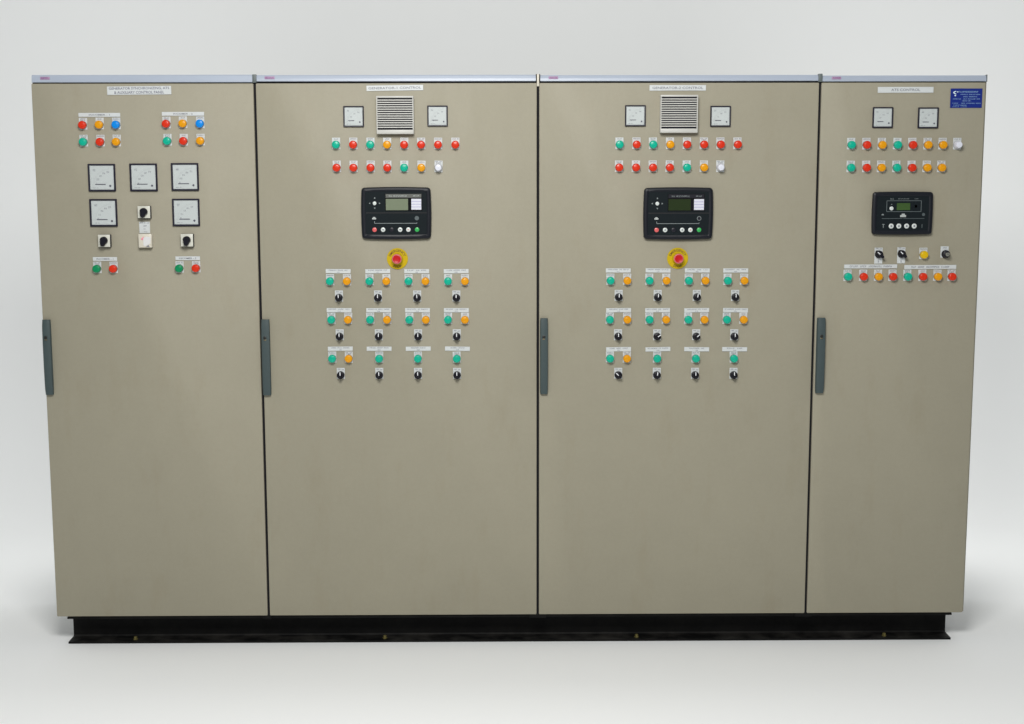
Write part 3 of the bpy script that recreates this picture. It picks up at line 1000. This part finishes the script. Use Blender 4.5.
# ------------------------------------------------------------------ cabinets 2 and 3: generator panels
COLS1 = ('teal', 'red', 'teal', 'amber', 'red', 'red', 'red', 'red')
COLS2 = ('red', 'red', 'red', 'red', 'teal', 'amber', 'white')
GEN = [
    dict(t=c2, title=(366.5, 85.2, 423.2, 90.7), text='GENERATOR-1 CONTROL', vent=(376.6, 96.1, 413.7, 134.1), meters=((343.3, 106.0, 363.8, 126.9), (427.2, 105.6, 447.8, 126.3)),
         r1=(335.9, 353.1, 370.2, 387.0, 404.1, 421.1, 438.0, 455.3), v1=144.7, r2=(336.6, 353.4, 370.5, 387.3, 404.1, 421.3, 438.4), v2=167.7,
         ctl=(361.7, 187.6, 430.6, 238.7), kind='lit', stop=(397.4, 258.7),
         strips=((269.0, (325.8, 365.3, 404.2, 443.7)), (308.0, (326.7, 366.3, 405.1, 443.9)), (346.5, (327.9, 366.7, 405.8, 445.0))),
         lamps=((281.2, (329.9, 346.8, 369.4, 386.3, 408.5, 425.4, 448.0, 464.9)), (319.8, (331.2, 347.9, 370.1, 387.0, 409.3, 425.8, 448.0, 464.9))), lamp3=(358.7, (332.1, 348.6, 379.1, 417.9, 456.8)),
         knobs=((297.9, (338.7, 377.8, 417.0, 456.3)), (336.7, (339.4, 378.6, 418.0, 456.7)), (375.4, (340.5, 379.1, 417.9, 457.0))), ang={}),
    dict(t=c3, title=(649.5, 85.1, 705.9, 90.7), text='GENERATOR-2 CONTROL', vent=(660.2, 95.0, 697.6, 132.9), meters=((625.0, 105.2, 645.8, 126.2), (710.3, 105.9, 730.9, 126.6)),
         r1=(619.7, 636.7, 653.3, 670.3, 687.2, 704.1, 720.8, 737.8), v1=144.5, r2=(619.2, 636.1, 653.0, 669.8, 687.0, 704.1, 720.6), v2=167.5,
         ctl=(644.0, 187.9, 712.6, 239.0), kind='dark', stop=(677.6, 258.3),
         strips=((268.3, (605.8, 645.6, 684.8, 723.2)), (308.0, (606.1, 645.1, 684.2, 723.0)), (347.0, (606.1, 645.4, 684.2, 722.1))),
         lamps=((280.7, (610.6, 627.3, 649.6, 666.5, 688.9, 705.4, 727.9, 744.4)), (319.7, (609.9, 627.3, 649.6, 666.1, 688.4, 704.5, 727.0, 743.7))), lamp3=(358.6, (610.1, 627.0, 657.3, 695.9, 734.0)),
         knobs=((297.3, (618.9, 658.0, 697.2, 735.6)), (336.7, (618.3, 657.5, 696.6, 734.7)), (375.3, (618.5, 657.1, 695.4, 734.0))), ang={(1, 1): 55, (1, 2): 50, (2, 0): -45, (0, 2): 8, (2, 1): 4}),
]
for gi, G in enumerate(GEN):
    t = G['t']
    plate('title_plate', t, G['title'], text=[(G['text'], 0.93 if gi == 0 else 0.90)], ink='ink_soft', rotdeg=-0.8 if gi == 0 else 0)
    grille(t, G['vent'])
    for k, r in enumerate(G['meters']):
        meter(t, r, False, k + gi * 2)
    for u, col in zip(G['r1'], COLS1):
        lamp(t, u, G['v1'], col)
    for u, col in zip(G['r2'], COLS2):
        lamp(t, u, G['v2'], col)
    controller(t, G['ctl'], G['kind'])
    estop(t, *G['stop'])
    for ri, (v, us) in enumerate(G['strips']):
        for ci, u in enumerate(us):
            plate('label_strip', t, (u, v, u + 24.9, v + 4.3), lines=strip_lines(not (ri == 2 and ci > 1), gi * 20 + ri * 4 + ci), ink='ink_soft', rotdeg=JIT.gauss(0, 0.45))
    for v, us in G['lamps']:
        for k, u in enumerate(us):
            lamp(t, u, v, 'teal' if k % 2 == 0 else 'amber')
    v, us = G['lamp3']
    for k, u in enumerate(us):
        lamp(t, u, v, 'amber' if k == 1 else 'teal')
    for ri, (v, us) in enumerate(G['knobs']):
        for ci, u in enumerate(us):
            selector(t, u, v, G['ang'].get((ri, ci), random.uniform(-4, 2)))

# ------------------------------------------------------------------ cabinet 4: transfer switch panel
plate('title_plate', c4, (877.7, 86.9, 933.4, 92.8), text=[('ATS CONTROL', 0.52)], ink='ink_soft')
for k, r in enumerate(((872.7, 107.1, 893.1, 127.8), (918.1, 107.4, 938.5, 128.2))):
    meter(c4, r, False, k + 5)
for u, col in zip((851.7, 867.0, 882.4, 897.8, 913.0, 928.2, 943.2, 957.9), ('teal', 'red', 'amber', 'teal', 'red', 'amber', 'amber', 'white')):
    lamp(c4, u, 144.9, col)
for u, col in zip((851.2, 866.8, 881.6, 897.0, 912.2, 927.3, 941.9), ('teal', 'red', 'amber', 'teal', 'red', 'amber', 'amber')):
    lamp(c4, u, 167.7, col)
controller(c4, (872.6, 192.0, 932.6, 234.4), 'ats')
selector(c4, 879.4, 254.4, -48, True, True)
selector(c4, 902.2, 254.0, -48, True, True)
lamp(c4, 924.0, 254.8, 'yellow')


def key_switch(t, u, v):
    p = P(u, v, -0.010)
    o = part('key_switch', lathe_mesh('key_switch', 'black', [(0.0148, -0.0016), (0.0148, -0.010), (0.0125, -0.0135), (0.0118, -0.020), (0.0100, -0.0210)], 28), t, wloc=(p.x, -0.0002, p.z), label='black key switch with steel barrel')
    part('legend_plate', CACHE['legend'], o, loc=(-0.003, 0, 0.003))
    part('lettering', CACHE[('legendtext', 1)], o, loc=(-0.003, 0, 0.003))
    part('barrel', lathe_mesh('barrel', 'steel', [(0.0068, -0.0205), (0.0068, -0.0330), (0.0058, -0.0340)], 24), o, loc=(0, 0, 0))
    part('key_slot', box_mesh('key_slot', 'lock', -0.0008, 0.0008, -0.0344, -0.0338, -0.0035, 0.0035), o, loc=(0, 0, 0))


key_switch(c4, 946.0, 254.2)
plate('label_strip', c4, (844.1, 264.4, 897.0, 268.4), lines=[(0, 0, 0.80, 0.42, (5, 4, 8, 5))], ink='ink_soft')
plate('label_strip', c4, (904.2, 264.9, 956.1, 269.0), lines=[(0, 0, 0.74, 0.42, (3, 4, 8, 5))], ink='ink_soft')
for u, col in zip((848.1, 863.7, 878.6, 893.1, 908.0, 923.1, 938.0, 952.2), ('teal', 'red', 'amber', 'red', 'teal', 'red', 'amber', 'red')):
    lamp(c4, u, 276.7, col)


def nameplate(t):
    c, w, h = prect(950.3, 88.5, 982.0, 107.9)
    o = part('nameplate', box_mesh('nameplate', 'blue_plate', -w / 2, w / 2, -0.0018, 0, -h / 2, h / 2, 0.0004, 1), t, wloc=(c.x, -0.0004, c.z), label='blue maker nameplate with pale print')
    L = [(0.06, 0.325, 0.62, 0.075, (16,)), (0.12, 0.19, 0.62, 0.045, (8, 12)), (0.12, 0.075, 0.44, 0.05, (5, 9)), (-0.30, -0.04, 0.26, 0.05, (6, 3)), (0.17, -0.045, 0.52, 0.05, (4, 9, 4)),
         (0.02, -0.14, 0.28, 0.05, (5, 3)), (-0.34, -0.26, 0.18, 0.045, (7,)), (0.15, -0.265, 0.62, 0.045, (5, 11, 6)), (-0.30, -0.36, 0.2, 0.04, (6,)), (-0.08, -0.37, 0.2, 0.05, (6,)), (-0.33, -0.44, 0.22, 0.03, (8,)), (-0.07, -0.45, 0.2, 0.03, (7,))]
    part('lettering', ink_mesh('lettering', 'plate_print', [(a * w, b * h, ww * w, hh * h, wd) for a, b, ww, hh, wd in L], y=-0.0022), o, loc=(0, 0, 0))
    bm = bmesh.new()
    for poly in ([(-0.43, 0.28), (-0.40, 0.34), (-0.34, 0.375), (-0.32, 0.345), (-0.375, 0.305), (-0.385, 0.27), (-0.325, 0.235), (-0.325, 0.195), (-0.37, 0.205)],
                 [(-0.385, 0.15), (-0.355, 0.165), (-0.325, 0.15), (-0.335, 0.105), (-0.365, 0.10)], [(-0.30, 0.33), (-0.27, 0.36), (-0.26, 0.31), (-0.29, 0.29)]):
        bm.faces.new([bm.verts.new((x * w, -0.0022, z * h)) for x, z in poly])
    part('logo', finish(bm, 'logo', 'plate_logo'), o, loc=(0, 0, 0))


nameplate(c4)
